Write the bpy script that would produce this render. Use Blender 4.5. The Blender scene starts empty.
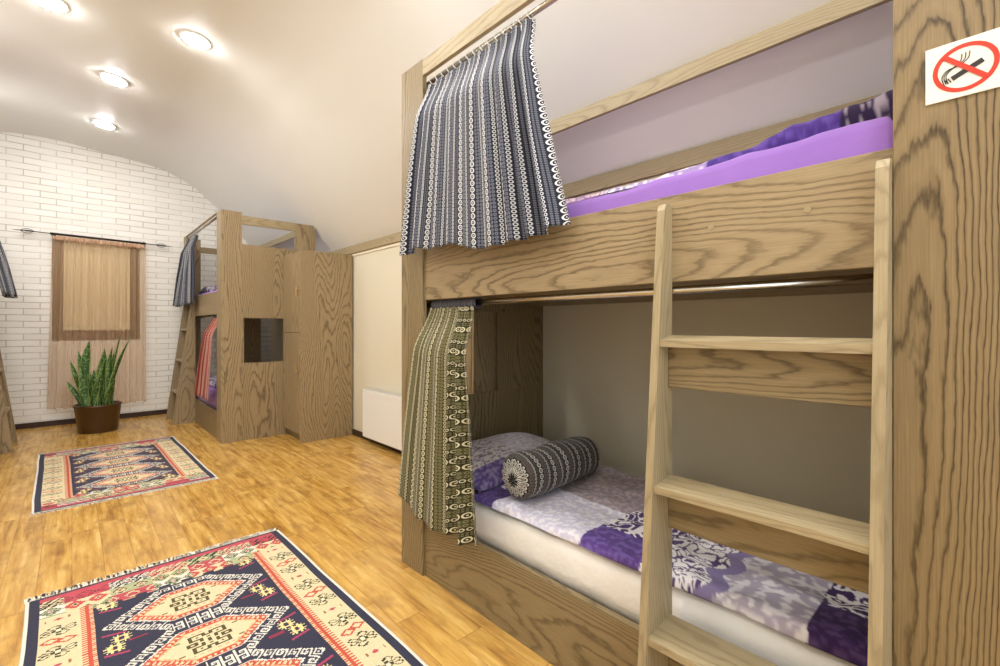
import bpy, bmesh, math, random
from mathutils import Vector, Matrix, noise
rnd = random.Random(7)
S = bpy.context.scene
COL = S.collection
PI = math.pi

# ---------------------------------------------------------------- nodes
def lin(c):
    return tuple(((x/255)/12.92 if x/255 <= .04045 else ((x/255+.055)/1.055)**2.4) for x in c)
def L4(c): return (*lin(c), 1)

class NT:
    def __init__(s, name, rough=.6, spec=.3):
        s.m = bpy.data.materials.new(name); s.m.use_nodes = True
        s.t = s.m.node_tree; s.t.nodes.clear()
        s.o = s.t.nodes.new('ShaderNodeOutputMaterial')
        s.b = s.t.nodes.new('ShaderNodeBsdfPrincipled')
        s.b.inputs['Roughness'].default_value = rough
        s.b.inputs['Specular IOR Level'].default_value = spec
        s.l(s.b.outputs[0], s.o.inputs[0])
    def l(s, a, b): s.t.links.new(a, b)
    def n(s, k, **kw):
        n = s.t.nodes.new(k)
        for a, v in kw.items(): setattr(n, a, v)
        return n
    def put(s, v, sock):
        if isinstance(v, (int, float)): sock.default_value = v
        elif isinstance(v, tuple): sock.default_value = v
        else: s.l(v, sock)
    def M(s, op, a, b=0., c=0.):
        n = s.n('ShaderNodeMath', operation=op)
        for i, v in enumerate((a, b, c)): s.put(v, n.inputs[i])
        return n.outputs[0]
    def uv(s, attr='UVMap'):
        n = s.n('ShaderNodeUVMap'); n.uv_map = attr
        x = s.n('ShaderNodeSeparateXYZ'); s.l(n.outputs[0], x.inputs[0])
        return n.outputs[0], x.outputs[0], x.outputs[1]
    def obj(s):
        n = s.n('ShaderNodeTexCoord'); x = s.n('ShaderNodeSeparateXYZ'); s.l(n.outputs['Object'], x.inputs[0])
        return n.outputs['Object'], x.outputs[0], x.outputs[1], x.outputs[2]
    def xyz(s, a, b, c=0.):
        n = s.n('ShaderNodeCombineXYZ')
        for i, v in enumerate((a, b, c)): s.put(v, n.inputs[i])
        return n.outputs[0]
    def noise(s, vec, scale=5, detail=3, rough=.5):
        n = s.n('ShaderNodeTexNoise'); s.l(vec, n.inputs['Vector'])
        n.inputs['Scale'].default_value = scale; n.inputs['Detail'].default_value = detail
        n.inputs['Roughness'].default_value = rough
        return n.outputs['Fac']
    def ramp(s, f, stops):
        n = s.n('ShaderNodeValToRGB'); s.l(f, n.inputs[0]); e = n.color_ramp.elements
        while len(e) < len(stops): e.new(.5)
        for q, (p, c) in zip(e, stops):
            q.position = p; q.color = (c, c, c, 1) if isinstance(c, (int, float)) else L4(c)
        return n.outputs[0]
    def mix(s, f, a, b, mode='MIX'):
        n = s.n('ShaderNodeMix', data_type='RGBA', blend_type=mode)
        s.put(f, n.inputs[0])
        s.put(L4(a) if isinstance(a, tuple) else a, n.inputs[6]); s.put(L4(b) if isinstance(b, tuple) else b, n.inputs[7])
        return n.outputs[2]
    def smooth(s, v, lo, hi):
        n = s.n('ShaderNodeMapRange', interpolation_type='SMOOTHSTEP'); s.put(v, n.inputs[0])
        n.inputs[1].default_value = lo; n.inputs[2].default_value = hi
        return n.outputs[0]
    def bump(s, h, d=.002, st=.5):
        n = s.n('ShaderNodeBump'); n.inputs['Distance'].default_value = d; n.inputs['Strength'].default_value = st
        s.l(h, n.inputs['Height']); s.l(n.outputs[0], s.b.inputs['Normal'])
    def col(s, c): s.put(L4(c) if isinstance(c, tuple) else c, s.b.inputs['Base Color']); return s.m

def plain(name, c, rough=.6, spec=.3, metal=0):
    t = NT(name, rough, spec); t.b.inputs['Metallic'].default_value = metal; return t.col(c)

def wood_mat(name, light, mid, dark, contrast=1.0, stretch=.45):
    t = NT(name, .42, .35)
    v, u, w = t.uv()
    big = t.noise(t.xyz(t.M('MULTIPLY', u, stretch), t.M('MULTIPLY', w, 2.6)), 1.0, 1.0, .4)
    wob = t.noise(t.xyz(t.M('MULTIPLY', u, 5), t.M('MULTIPLY', w, 20)), 1.0, 2, .5)
    jag = t.noise(t.xyz(t.M('MULTIPLY', u, 30), t.M('MULTIPLY', w, 160)), 1.0, 1, .5)
    f = t.M('ADD', t.M('MULTIPLY', big, 42), t.M('ADD', t.M('MULTIPLY', w, 30), t.M('ADD', t.M('MULTIPLY', wob, 1.6), t.M('MULTIPLY', jag, .32))))
    fr = t.M('FRACT', f)
    ring = t.ramp(fr, [(0, .15), (.40, .0), (.64, .25), (.76, 1.0), (.84, .8), (1, .18)])
    fib = t.noise(t.xyz(t.M('MULTIPLY', u, 6), t.M('MULTIPLY', w, 300)), 1.0, 2, .6)
    fibs = t.ramp(fib, [(.38, 0.), (.66, 1.)])
    tone = t.noise(t.xyz(t.M('MULTIPLY', u, .7), t.M('MULTIPLY', w, 7)), 1.0, 2, .5)
    amt = t.M('MULTIPLY', t.M('ADD', .35, t.M('MULTIPLY', tone, .7)), .85*contrast)
    c = t.mix(t.M('MULTIPLY', ring, amt), light, dark)
    c = t.mix(t.M('MULTIPLY', fibs, .5), c, mid)
    t.bump(t.M('ADD', ring, fib), .0006, .25)
    return t.col(c)
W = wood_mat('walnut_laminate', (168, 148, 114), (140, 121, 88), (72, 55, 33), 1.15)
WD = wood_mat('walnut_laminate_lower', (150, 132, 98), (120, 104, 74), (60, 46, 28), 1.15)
W2 = wood_mat('walnut_laminate_broad', (150, 128, 92), (116, 96, 64), (52, 38, 20), 1.5, .3)
WE = wood_mat('walnut_edge', (174, 158, 124), (150, 132, 100), (108, 90, 60), .8)

def floor_mat():
    t = NT('oak_plank_floor', .26, .5)
    o, x, y, z = t.obj()
    PW, PL = .125, .95
    row = t.M('FLOOR', t.M('DIVIDE', x, PW))
    h = t.M('FRACT', t.M('MULTIPLY', t.M('SINE', t.M('MULTIPLY', row, 12.9898)), 43758.5))
    yy = t.M('ADD', t.M('DIVIDE', y, PL), h)
    cid = t.M('FLOOR', yy)
    rid = t.M('FRACT', t.M('MULTIPLY', t.M('SINE', t.M('ADD', t.M('MULTIPLY', row, 4.13), t.M('MULTIPLY', cid, 7.77))), 9431.3))
    fx = t.M('FRACT', t.M('DIVIDE', x, PW)); fy = t.M('FRACT', yy)
    ex = t.M('MINIMUM', fx, t.M('SUBTRACT', 1., fx)); ey = t.M('MINIMUM', fy, t.M('SUBTRACT', 1., fy))
    seam = t.M('MAXIMUM', t.M('SUBTRACT', 1., t.smooth(ex, .0, .022)), t.M('SUBTRACT', 1., t.smooth(ey, 0, .004)))
    off = t.M('MULTIPLY', rid, 37.)
    g = t.noise(t.xyz(t.M('ADD', t.M('MULTIPLY', x, 26), off), t.M('MULTIPLY', y, 2.4), off), 1., 4, .6)
    k = t.noise(t.xyz(t.M('ADD', t.M('MULTIPLY', x, 9), off), t.M('MULTIPLY', y, 4.5), off), 1., 3, .6)
    fine = t.noise(t.xyz(t.M('MULTIPLY', x, 160), t.M('MULTIPLY', y, 9), off), 1., 2, .6)
    c = t.ramp(g, [(.28, (142, 98, 38)), (.42, (188, 140, 62)), (.56, (210, 166, 84)), (.74, (230, 194, 118))])
    c = t.mix(t.M('MULTIPLY', t.smooth(k, .48, .70), .6), c, (136, 92, 40))
    c = t.mix(t.M('MULTIPLY', t.smooth(fine, .5, .7), .25), c, (150, 96, 40))
    c = t.mix(t.M('MULTIPLY', t.smooth(rid, .0, 1.), .26), c, (214, 174, 110))
    c = t.mix(t.M('MULTIPLY', seam, .5), c, (120, 78, 34))
    t.bump(t.M('SUBTRACT', g, seam), .0008, .2)
    return t.col(c)

def brick_mat():
    t = NT('white_painted_brick', .7, .2)
    o, x, y, z = t.obj()
    wob = t.noise(o, 3.0, 2)
    zz = t.M('ADD', z, t.M('MULTIPLY', t.M('SUBTRACT', wob, .5), .02))
    b = t.n('ShaderNodeTexBrick'); t.l(t.xyz(x, zz), b.inputs['Vector'])
    b.inputs['Scale'].default_value = 1; b.inputs['Mortar Size'].default_value = .0055
    b.inputs['Mortar Smooth'].default_value = .35
    b.inputs['Brick Width'].default_value = .29; b.inputs['Row Height'].default_value = .077
    b.inputs['Color1'].default_value = L4((250, 248, 242)); b.inputs['Color2'].default_value = L4((244, 241, 233)); b.inputs['Mortar'].default_value = L4((232, 226, 214))
    fade = t.smooth(t.noise(o, 2.2, 3, .7), .38, .62)
    fac = t.M('MULTIPLY', b.outputs['Fac'], t.M('ADD', .05, t.M('MULTIPLY', fade, .42)))
    c = t.mix(fac, b.outputs['Color'], (150, 140, 120))
    inv = t.M('SUBTRACT', 1., b.outputs['Fac'])
    t.bump(t.M('ADD', inv, t.M('MULTIPLY', t.noise(o, 30, 3), .4)), .002, .35)
    return t.col(c)

def cloth_pattern(name, base, ringc, dim, swap=False, base2=None, dens=1.0):
    """bands of round links, small links and lattice woven along the cloth"""
    t = NT(name, .9, .1)
    v, u, w = t.uv()
    if swap: u, w = w, u
    if dens != 1.0: u, w = t.M('MULTIPLY', u, dens), t.M('MULTIPLY', w, dens)
    P = .100
    cu = t.M('MULTIPLY', t.M('FRACT', t.M('DIVIDE', u, P)), P)
    def rings(x0, width, cell, r0, th, dot):
        lu = t.M('SUBTRACT', t.M('FRACT', t.M('DIVIDE', t.M('SUBTRACT', cu, x0), cell)), .5)
        lv = t.M('SUBTRACT', t.M('FRACT', t.M('DIVIDE', w, cell)), .5)
        r = t.M('SQRT', t.M('ADD', t.M('MULTIPLY', lu, lu), t.M('MULTIPLY', lv, lv)))
        m = t.M('LESS_THAN', t.M('ABSOLUTE', t.M('SUBTRACT', r, r0)), th)
        if dot: m = t.M('MAXIMUM', m, t.M('LESS_THAN', r, dot))
        return t.M('MULTIPLY', m, t.M('MULTIPLY', t.M('GREATER_THAN', cu, x0), t.M('LESS_THAN', cu, x0+width)))
    a = rings(0, .027, .027, .36, .085, .10)
    b = rings(.062, .0165, .0165, .33, .10, 0)
    c = rings(.030, .030, .015, .28, .12, .0)
    d = rings(.081, .018, .009, .25, .12, 0)
    strong = t.M('MAXIMUM', a, t.M('MULTIPLY', b, .85)); weak = t.M('MAXIMUM', c, d)
    g = base
    if base2: g = t.mix(t.M('MULTIPLY', t.M('GREATER_THAN', cu, .029), t.M('LESS_THAN', cu, .062)), base, base2)
    k = t.mix(t.M('MULTIPLY', weak, .6), g, dim)
    k = t.mix(t.M('MULTIPLY', strong, .92), k, ringc)
    t.b.inputs['Sheen Weight'].default_value = .15
    return t.col(k)

FLOOR = floor_mat(); BRICK = brick_mat()
CURT_BLUE = cloth_pattern('blue_link_print', (36, 38, 50), (222, 222, 222), (140, 142, 152), base2=(46, 49, 64))
CURT_OLIVE = cloth_pattern('olive_link_print', (66, 62, 38), (222, 214, 176), (150, 144, 106), base2=(82, 78, 50))
CURT_OLIVE2 = cloth_pattern('olive_link_print_turned', (58, 54, 34), (228, 220, 184), (150, 144, 106), swap=True, base2=(82, 78, 50))
CURT_RED = cloth_pattern('red_link_print', (138, 48, 44), (236, 200, 178), (200, 128, 108), base2=(158, 66, 58), dens=.8)
BOLST = cloth_pattern('charcoal_link_print', (40, 38, 38), (206, 204, 196), (104, 102, 100), base2=(70, 62, 58), dens=1.1)

def ceil_mat():
    t = NT('satin_cream_ceiling', .38, .35)
    o, x, y, z = t.obj()
    n = t.noise(o, 1.3, 2)
    t.bump(n, .01, .12)
    return t.col((238, 237, 232))
CEIL = ceil_mat()
def wallpaper():
    t = NT('cream_wallpaper', .7, .2)
    o, x, y, z = t.obj()
    n = t.noise(t.xyz(t.M('MULTIPLY', x, 60), t.M('MULTIPLY', y, 60), t.M('MULTIPLY', z, 25)), 1., 3, .7)
    t.bump(n, .002, .3)
    return t.col(t.mix(t.M('MULTIPLY', n, .25), (226, 219, 198), (212, 204, 182)))
WALLP = wallpaper()
DARKB = plain('dark_brown_skirting', (62, 44, 34), .45)
CREAM = plain('cream_moulding', (236, 228, 204), .6)
METAL = plain('brushed_steel_tube', (205, 200, 190), .22, .5, 1.0)
BLACKM = plain('black_iron', (52, 44, 36), .5, .4, .6)
BRASS = plain('brass_handle', (226, 196, 140), .3, .5, 1.0)
WHITEP = plain('white_enamel', (240, 240, 236), .35, .4)
GRILLE = plain('radiator_grille_grey', (206, 204, 198), .5)  # pale grey slats on the radiator top
RUBBER = plain('white_plastic', (232, 232, 226), .5)
SHEET = None
def cloth(name, c, c2, sc=14, bumpd=.004):
    t = NT(name, .85, .15)
    o, x, y, z = t.obj()
    n = t.noise(o, sc, 3, .6)
    t.bump(n, bumpd, .5); t.b.inputs['Sheen Weight'].default_value = .2
    return t.col(t.mix(n, c, c2))
SHEET = cloth('white_cotton_sheet', (242, 239, 234), (230, 226, 220), 11, .014)
PURPLE = cloth('violet_cotton_sheet', (154, 114, 192), (140, 100, 180), 7, .006)
PURPLE2 = cloth('pale_violet_cotton', (176, 128, 190), (160, 112, 180), 7, .006)
GREYBAND = cloth('grey_heading_cloth', (92, 92, 100), (74, 74, 84), 40)
FRINGE = cloth('cream_cotton_fringe', (250, 244, 230), (236, 226, 206), 60)
SOIL = cloth('dark_potting_soil', (52, 38, 28), (30, 22, 16), 60)
def vcol(name, rough=.9, bump=600, bd=.0015):
    t = NT(name, rough, .08)
    a = t.n('ShaderNodeVertexColor'); a.layer_name = 'Col'
    o, x, y, z = t.obj()
    t.bump(t.noise(o, bump, 2), bd, .4)
    t.b.inputs['Sheen Weight'].default_value = .1
    return t.col(a.outputs[0])
RUGM = vcol('woven_wool'); QUILT = vcol('printed_cotton', .85, 22, .006)

def leaf_mat():
    t = NT('banded_green_leaf', .4, .4)
    v, u, w = t.uv()
    band = t.noise(t.xyz(t.M('MULTIPLY', u, 2.2), t.M('MULTIPLY', w, 34)), 1., 3, .7)
    c = t.ramp(band, [(.38, (34, 62, 26)), (.5, (60, 98, 44)), (.62, (128, 158, 96)), (.75, (166, 186, 128))])
    edge = t.M('GREATER_THAN', t.M('ABSOLUTE', t.M('SUBTRACT', u, .5)), .41)
    return t.col(t.mix(t.M('MULTIPLY', edge, .75), c, (176, 190, 96)))
LEAF = leaf_mat()
POT = plain('bronze_brown_pot', (84, 60, 38), .3, .5, .2)

# ---------------------------------------------------------------- geometry
def link(name, me, mat, parent=None, smooth=False):
    o = bpy.data.objects.new(name, me); COL.objects.link(o)
    if mat: me.materials.append(mat)
    if parent: o.parent = parent
    if smooth:
        for p in me.polygons: p.use_smooth = True
    return o
def tag(o, label, cat, group=None):
    o['label'] = label; o['category'] = cat
    if group: o['group'] = group
    return o
def struct(o): o['kind'] = 'structure'; return o
def thing(name, loc, label, cat, group=None):
    o = bpy.data.objects.new(name, None); COL.objects.link(o); o.location = loc; o.empty_display_size = .1
    return tag(o, label, cat, group)

class G:
    """collects solids, each with grain-aligned uv in metres; coordinates are world, moved into the parent's frame on build"""
    def __init__(s): s.bm = bmesh.new(); s.uvl = s.bm.loops.layers.uv.new('UVMap')
    def _uv(s, faces, ax, off=None):
        off = off or (rnd.uniform(0, 20), rnd.uniform(0, 20))
        for f in faces:
            n = f.normal; d = max(range(3), key=lambda i: abs(n[i]))
            rest = [i for i in range(3) if i != d]
            if ax in rest: u, v = ax, [i for i in rest if i != ax][0]
            else: u, v = rest
            for l in f.loops:
                c = l.vert.co
                l[s.uvl].uv = (c[u]*(1 if ax != d else .2)+off[0]+d*1.3, c[v]+off[1]+d*.77)
    def box(s, x0, x1, y0, y1, z0, z1, ax=None, bev=.0015):
        x0, x1 = sorted((x0, x1)); y0, y1 = sorted((y0, y1)); z0, z1 = sorted((z0, z1))
        ds = (x1-x0, y1-y0, z1-z0)
        if ax is None: ax = max(range(3), key=lambda i: ds[i])
        vs = [s.bm.verts.new((x, y, z)) for z in (z0, z1) for y in (y0, y1) for x in (x0, x1)]
        fs = [s.bm.faces.new([vs[i] for i in q]) for q in ((0, 2, 3, 1), (4, 5, 7, 6), (0, 1, 5, 4), (2, 6, 7, 3), (0, 4, 6, 2), (1, 3, 7, 5))]
        if bev and min(ds) > bev*3:
            ed = list({e for f in fs for e in f.edges})
            r = bmesh.ops.bevel(s.bm, geom=ed, offset=bev, segments=1, affect='EDGES')
            fs = [f for f in {f for v in r['verts'] for f in v.link_faces}] + [f for f in fs if f.is_valid]
            fs = list(set(fs))
        for f in fs: f.normal_update()
        s._uv(fs, ax); return s
    def prism(s, pts, axis, a0, a1, ax):
        """outline in the two other axes swept along `axis`"""
        rest = [i for i in range(3) if i != axis]
        def P(p, a):
            c = [0, 0, 0]; c[rest[0]], c[rest[1]] = p; c[axis] = a; return c
        A = [s.bm.verts.new(P(p, a0)) for p in pts]; B = [s.bm.verts.new(P(p, a1)) for p in pts]
        n = len(pts); fs = [s.bm.faces.new(A), s.bm.faces.new(B[::-1])]
        for i in range(n): fs.append(s.bm.faces.new((A[i], B[i], B[(i+1) % n], A[(i+1) % n])))
        bmesh.ops.recalc_face_normals(s.bm, faces=fs)
        for f in fs: f.normal_update()
        s._uv(fs, ax); return s
    def tube(s, p0, p1, r, n=14, r1=None):
        p0, p1 = Vector(p0), Vector(p1); d = p1-p0; r1 = r if r1 is None else r1
        q = d.to_track_quat('Z', 'Y'); k = []
        for p, rr in ((p0, r), (p1, r1)):
            k.append([s.bm.verts.new(p+q @ Vector((math.cos(2*PI*i/n)*rr, math.sin(2*PI*i/n)*rr, 0))) for i in range(n)])
        for i in range(n):
            f = s.bm.faces.new((k[0][i], k[0][(i+1) % n], k[1][(i+1) % n], k[1][i])); f.smooth = True
        s.bm.faces.new(k[0][::-1]); s.bm.faces.new(k[1]); return s
    def path(s, pts, r, n=8):
        pts = [Vector(p) for p in pts]; rings = []
        for i, p in enumerate(pts):
            d = (pts[min(i+1, len(pts)-1)]-pts[max(i-1, 0)]).normalized(); q = d.to_track_quat('Z', 'Y')
            rings.append([s.bm.verts.new(p+q @ Vector((math.cos(2*PI*j/n)*r, math.sin(2*PI*j/n)*r, 0))) for j in range(n)])
        for a, b in zip(rings, rings[1:]):
            for j in range(n):
                f = s.bm.faces.new((a[j], a[(j+1) % n], b[(j+1) % n], b[j])); f.smooth = True
        s.bm.faces.new(rings[0][::-1]); s.bm.faces.new(rings[-1]); return s
    def lathe(s, prof, cx, cy, n=40):
        rings = [[s.bm.verts.new((cx+math.cos(2*PI*i/n)*r, cy+math.sin(2*PI*i/n)*r, z)) for i in range(n)] for r, z in prof]
        for a, b in zip(rings, rings[1:]):
            for i in range(n):
                f = s.bm.faces.new((a[i], a[(i+1) % n], b[(i+1) % n], b[i])); f.smooth = True
        if prof[0][0] > 0: s.bm.faces.new(rings[0][::-1])
        if prof[-1][0] > 0: s.bm.faces.new(rings[-1])
        return s
    def build(s, name, mat, parent=None, origin=None):
        me = bpy.data.meshes.new(name)
        off = Vector((0, 0, 0))
        p = parent
        while p: off += p.location; p = p.parent
        if origin is not None: off = Vector(origin)
        bmesh.ops.translate(s.bm, verts=s.bm.verts[:], vec=-off)
        s.bm.normal_update(); s.bm.to_mesh(me); s.bm.free()
        o = link(name, me, mat, parent)
        if origin is not None and parent is None: o.location = off
        return o

def grid(name, fn, nu, nv, mat, parent=None, colfn=None, thick=0, uvfn=None, closed_u=False, smooth=True, two=None):
    """surface fn(s,t)->world point; s,t in 0..1"""
    off = Vector((0, 0, 0)); p = parent
    while p: off += p.location; p = p.parent
    vs = []; uvs = []
    for j in range(nv+1):
        for i in range(nu+1):
            s_, t_ = i/nu, j/nv
            vs.append(Vector(fn(s_, t_))-off); uvs.append(uvfn(s_, t_) if uvfn else (s_, t_))
    fs = [(j*(nu+1)+i, j*(nu+1)+i+1, (j+1)*(nu+1)+i+1, (j+1)*(nu+1)+i) for j in range(nv) for i in range(nu)]
    me = bpy.data.meshes.new(name); me.from_pydata([tuple(v) for v in vs], [], fs)
    l = me.uv_layers.new(name='UVMap'); l.data.foreach_set('uv', [c for f in fs for k in f for c in uvs[k]])
    if colfn:
        at = me.color_attributes.new('Col', 'FLOAT_COLOR', 'POINT')
        d = []
        for j in range(nv+1):
            for i in range(nu+1): d += [*lin(colfn(i/nu, j/nv)), 1]
        at.data.foreach_set('color', d)
    o = link(name, me, mat, parent, smooth)
    if two:
        me.materials.append(two[0])
        me.polygons.foreach_set('material_index', [1 if two[1](((k % nu)+.5)/nu) else 0 for k in range(len(fs))])
    if thick:
        m = o.modifiers.new('thickness', 'SOLIDIFY'); m.thickness = thick; m.offset = 0
    return o

def nz(x, y, z=0): return noise.noise(Vector((x, y, z)))

# ---------------------------------------------------------------- the room
XR, XL, YB, YF = 2.385, -1.9, 8.08, -1.6
o = G().box(XL-.1, XR+.1, YF-.1, YB+.2, -.06, 0, bev=0).build('floor', FLOOR); struct(o)

prof = [(2.47, 2.08), (2.385, 2.17), (2.25, 2.32), (2.0, 2.605), (1.78, 2.86), (1.608, 3.044), (1.4, 3.232), (1.25, 3.335), (1.093, 3.417), (.86, 3.492), (.53, 3.53), (.27, 3.555), (0, 3.585), (-.2, 3.595), (-.45, 3.585), (-.63, 3.552), (-.85, 3.45), (-1.1, 3.22), (-1.4, 2.85), (-1.9, 2.17), (-1.98, 2.07)]
def cr(P, n=5):
    out = []
    for i in range(len(P)-1):
        p0, p1, p2, p3 = [Vector((*P[max(0, min(len(P)-1, k))], 0)) for k in (i-1, i, i+1, i+2)]
        for j in range(n):
            t = j/n
            q = .5*((2*p1)+(-p0+p2)*t+(2*p0-5*p1+4*p2-p3)*t*t+(-p0+3*p1-3*p2+p3)*t**3)
            out.append((q.x, q.y))
    out.append(P[-1]); return out
VP = cr(prof)
def vault_z(x):
    for (a, za), (b, zb) in zip(VP, VP[1:]):
        if b <= x <= a: return za+(zb-za)*(x-a)/(b-a)
    return 3
bm = bmesh.new()
rows = []
for y in (YF-.1, 2, 5, YB+.1):
    rows.append([bm.verts.new((x, y, z)) for x, z in VP])
top = []
for y in (YF-.1, 2, 5, YB+.1):
    top.append([bm.verts.new((x*1.04, y, z+.08)) for x, z in VP])
def strips(R, flip):
    for a, b in zip(R, R[1:]):
        for i in range(len(VP)-1):
            q = (a[i], a[i+1], b[i+1], b[i]); f = bm.faces.new(q[::-1] if flip else q); f.smooth = True
strips(rows, False); strips(top, True)
me = bpy.data.meshes.new('ceiling'); bmesh.ops.recalc_face_normals(bm, faces=bm.faces[:]); bm.to_mesh(me); bm.free()
struct(link('ceiling', me, CEIL))

# brick wall with the window opening
WX0, WX1, WZ0, WZ1 = -.185, .69, 1.06, 2.375
g = G()
for a, b, c, d in ((XL-.1, WX0, 0, 3.7), (WX1, XR+.1, 0, 3.7), (WX0, WX1, 0, WZ0), (WX0, WX1, WZ1, 3.7)):
    g.box(a, b, YB, YB+.2, c, d, bev=0)
struct(g.build('wall_back', BRICK))
struct(G().box(XR, XR+.1, YF, YB, 0, 2.175, bev=0).build('wall_right', WALLP))
struct(G().box(XL-.1, XL, YF, YB, 0, 2.175, bev=0).build('wall_left', WALLP))
g = G()
for a, b, c, d in ((XL-.1, -1.5, 0, 3.7), (2.0, XR+.1, 0, 3.7), (-1.5, 2.0, 0, .5), (-1.5, 2.0, 2.75, 3.7)): g.box(a, b, YF-.1, YF, c, d, bev=0)  # opening added in the unseen wall so world light fills the room
struct(g.build('wall_front', WALLP))
struct(G().box(XL, XR, YB-.016, YB, 0, .065).build('baseboard_back', DARKB))
struct(G().box(XR-.016, XR, YF, YB-.016, 0, .065).build('baseboard_right', DARKB))
struct(G().box(XL, XL+.016, YF, YB-.016, 0, .065).build('baseboard_left', DARKB))
struct(G().box(XR-.028, XR, YF, YB, 2.082, 2.172, ax=1).build('trim_1', WE))
struct(G().box(XR-.012, XR, YF, YB, 2.05, 2.08, bev=.003).build('trim_2', CREAM))

# window
wf = G()
FR = wood_mat('brown_window_frame', (122, 96, 64), (100, 76, 48), (66, 48, 30), .5)
wf.box(WX0, WX0+.10, YB+.02, YB+.09, WZ0, WZ1, ax=2); wf.box(WX1-.10, WX1, YB+.02, YB+.09, WZ0, WZ1, ax=2)
wf.box(WX0+.1, WX1-.1, YB+.02, YB+.09, WZ0, WZ0+.13, ax=0); wf.box(WX0+.1, WX1-.1, YB+.02, YB+.09, WZ1-.06, WZ1, ax=0)
win = thing('window_1', (0.25, YB+.05, WZ0), '', '')
for k in ('label', 'category'): del win[k]
struct(win)
wf.build('window_frame', FR, win)
gm = NT('window_glass', .03, .5); gm.b.inputs['Transmission Weight'].default_value = 1; gm.col((235, 240, 240))
G().box(WX0+.1, WX1-.1, YB+.06, YB+.066, WZ0+.13, WZ1-.06, bev=0).build('glass_pane', gm.m, win)
G().box(WX0, WX1, YB+.1, YB+.16, WZ0-.0, WZ1, bev=0).build('outer_shutter', plain('dark_shutter', (70, 62, 52), .7), win)
bl = thing('roller_blind', (.25, YB+.04, WZ1-.04), 'beige roller blind drawn down inside the brown window frame', 'blind')
BLC = cloth('beige_blind_cloth', (236, 226, 194), (228, 218, 184), 120, .0006)
G().box(WX0+.105, WX1-.105, YB+.012, YB+.0155, WZ0+.15, WZ1-.07, bev=0).build('blind_cloth', BLC, bl)
G().tube((WX0+.105, YB+.016, WZ1-.055), (WX1-.105, YB+.016, WZ1-.055), .016).build('blind_roller', BLC, bl)
G().box(WX0+.105, WX1-.105, YB+.009, YB+.018, WZ0+.135, WZ0+.152).build('bottom_bar', BLC, bl)

# curtain rod with finials
rd = thing('window_curtain_rod', (.25, YB-.07, 2.40), 'dark iron curtain rod with pointed scroll finials above the window', 'curtain rod')
G().tube((-.2, YB-.07, 2.40), (.75, YB-.07, 2.385), .014).build('pole', BLACKM, rd)
G().tube((-.42, YB-.07, 2.405), (-.2, YB-.07, 2.40), .006).build('thin_pole', BLACKM, rd)
G().tube((.75, YB-.07, 2.385), (.95, YB-.07, 2.38), .006).build('thin_pole', BLACKM, rd)
for sx, ex, z in ((-1, -.40, 2.405), (1, .92, 2.381)):
    g = G()
    for q in range(4):
        a = q*PI/2+.4
        g.path([(ex-.06+.12*t, YB-.07+math.sin(PI*t)*.026*math.cos(a), z+math.sin(PI*t)*.026*math.sin(a)) for t in [i/8 for i in range(9)]], .0035, 5)
    g.tube((ex+sx*.06, YB-.07, z), (ex+sx*.13, YB-.07, z), .006, 8, .001)
    g.build('finial', BLACKM, rd)
for x in (-.17, .28, .73):
    G().tube((x, YB-.07, 2.393), (x, YB, 2.393), .007).tube((x, YB-.012, 2.393), (x, YB, 2.393), .022).build('bracket', BLACKM, rd)

# sheer curtain
t = NT('sheer_voile', .8, .1); t.col((232, 204, 172))
tr = t.n('ShaderNodeBsdfTransparent'); tr.inputs[0].default_value = L4((255, 252, 247))
tl = t.n('ShaderNodeBsdfTranslucent'); tl.inputs[0].default_value = L4((240, 212, 180))
m1 = t.n('ShaderNodeMixShader'); m1.inputs[0].default_value = .35; t.l(t.b.outputs[0], m1.inputs[1]); t.l(tl.outputs[0], m1.inputs[2])
m2 = t.n('ShaderNodeMixShader'); m2.inputs[0].default_value = .60
t.l(m1.outputs[0], m2.inputs[1]); t.l(tr.outputs[0], m2.inputs[2]); t.l(m2.outputs[0], t.o.inputs[0])
def sheer(s, v):
    x0, x1 = -.18-.05*v, .735
    z = 2.372-(2.372-.215)*v
    w = s+.012*math.sin(s*40)
    amp = .014+.032*min(1, v*3)*(1.3 if abs(s-.5) > .4 else .8)
    y = YB-.075+amp*(math.sin(2*PI*9*s+1.5*math.sin(5*s))+.4*math.sin(2*PI*23*s))*(1 if v > .02 else .5)
    if v < .03: y = YB-.07-.02*math.sin(s*200)
    return (x0+(x1-x0)*w, y-.01*v, z+.006*math.sin(s*22)*(v > .98))
c = thing('sheer_curtain', (.25, YB-.075, 2.42), 'sheer peach voile curtain hanging over the brick wall window', 'curtain')
grid('voile_panel', sheer, 220, 40, t.m, c)
GA = cloth('peach_gathered_heading', (214, 180, 150), (190, 152, 122), 40)
grid('gathered_heading', lambda s, v: (-.18+.915*s, YB-.07-.018-.010*math.sin(s*150+math.sin(s*31)*2)-.003, 2.378-.055*v-.012*s+.01*math.sin(s*60)*(v-.5)), 260, 3, GA, c, thick=.002)

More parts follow.
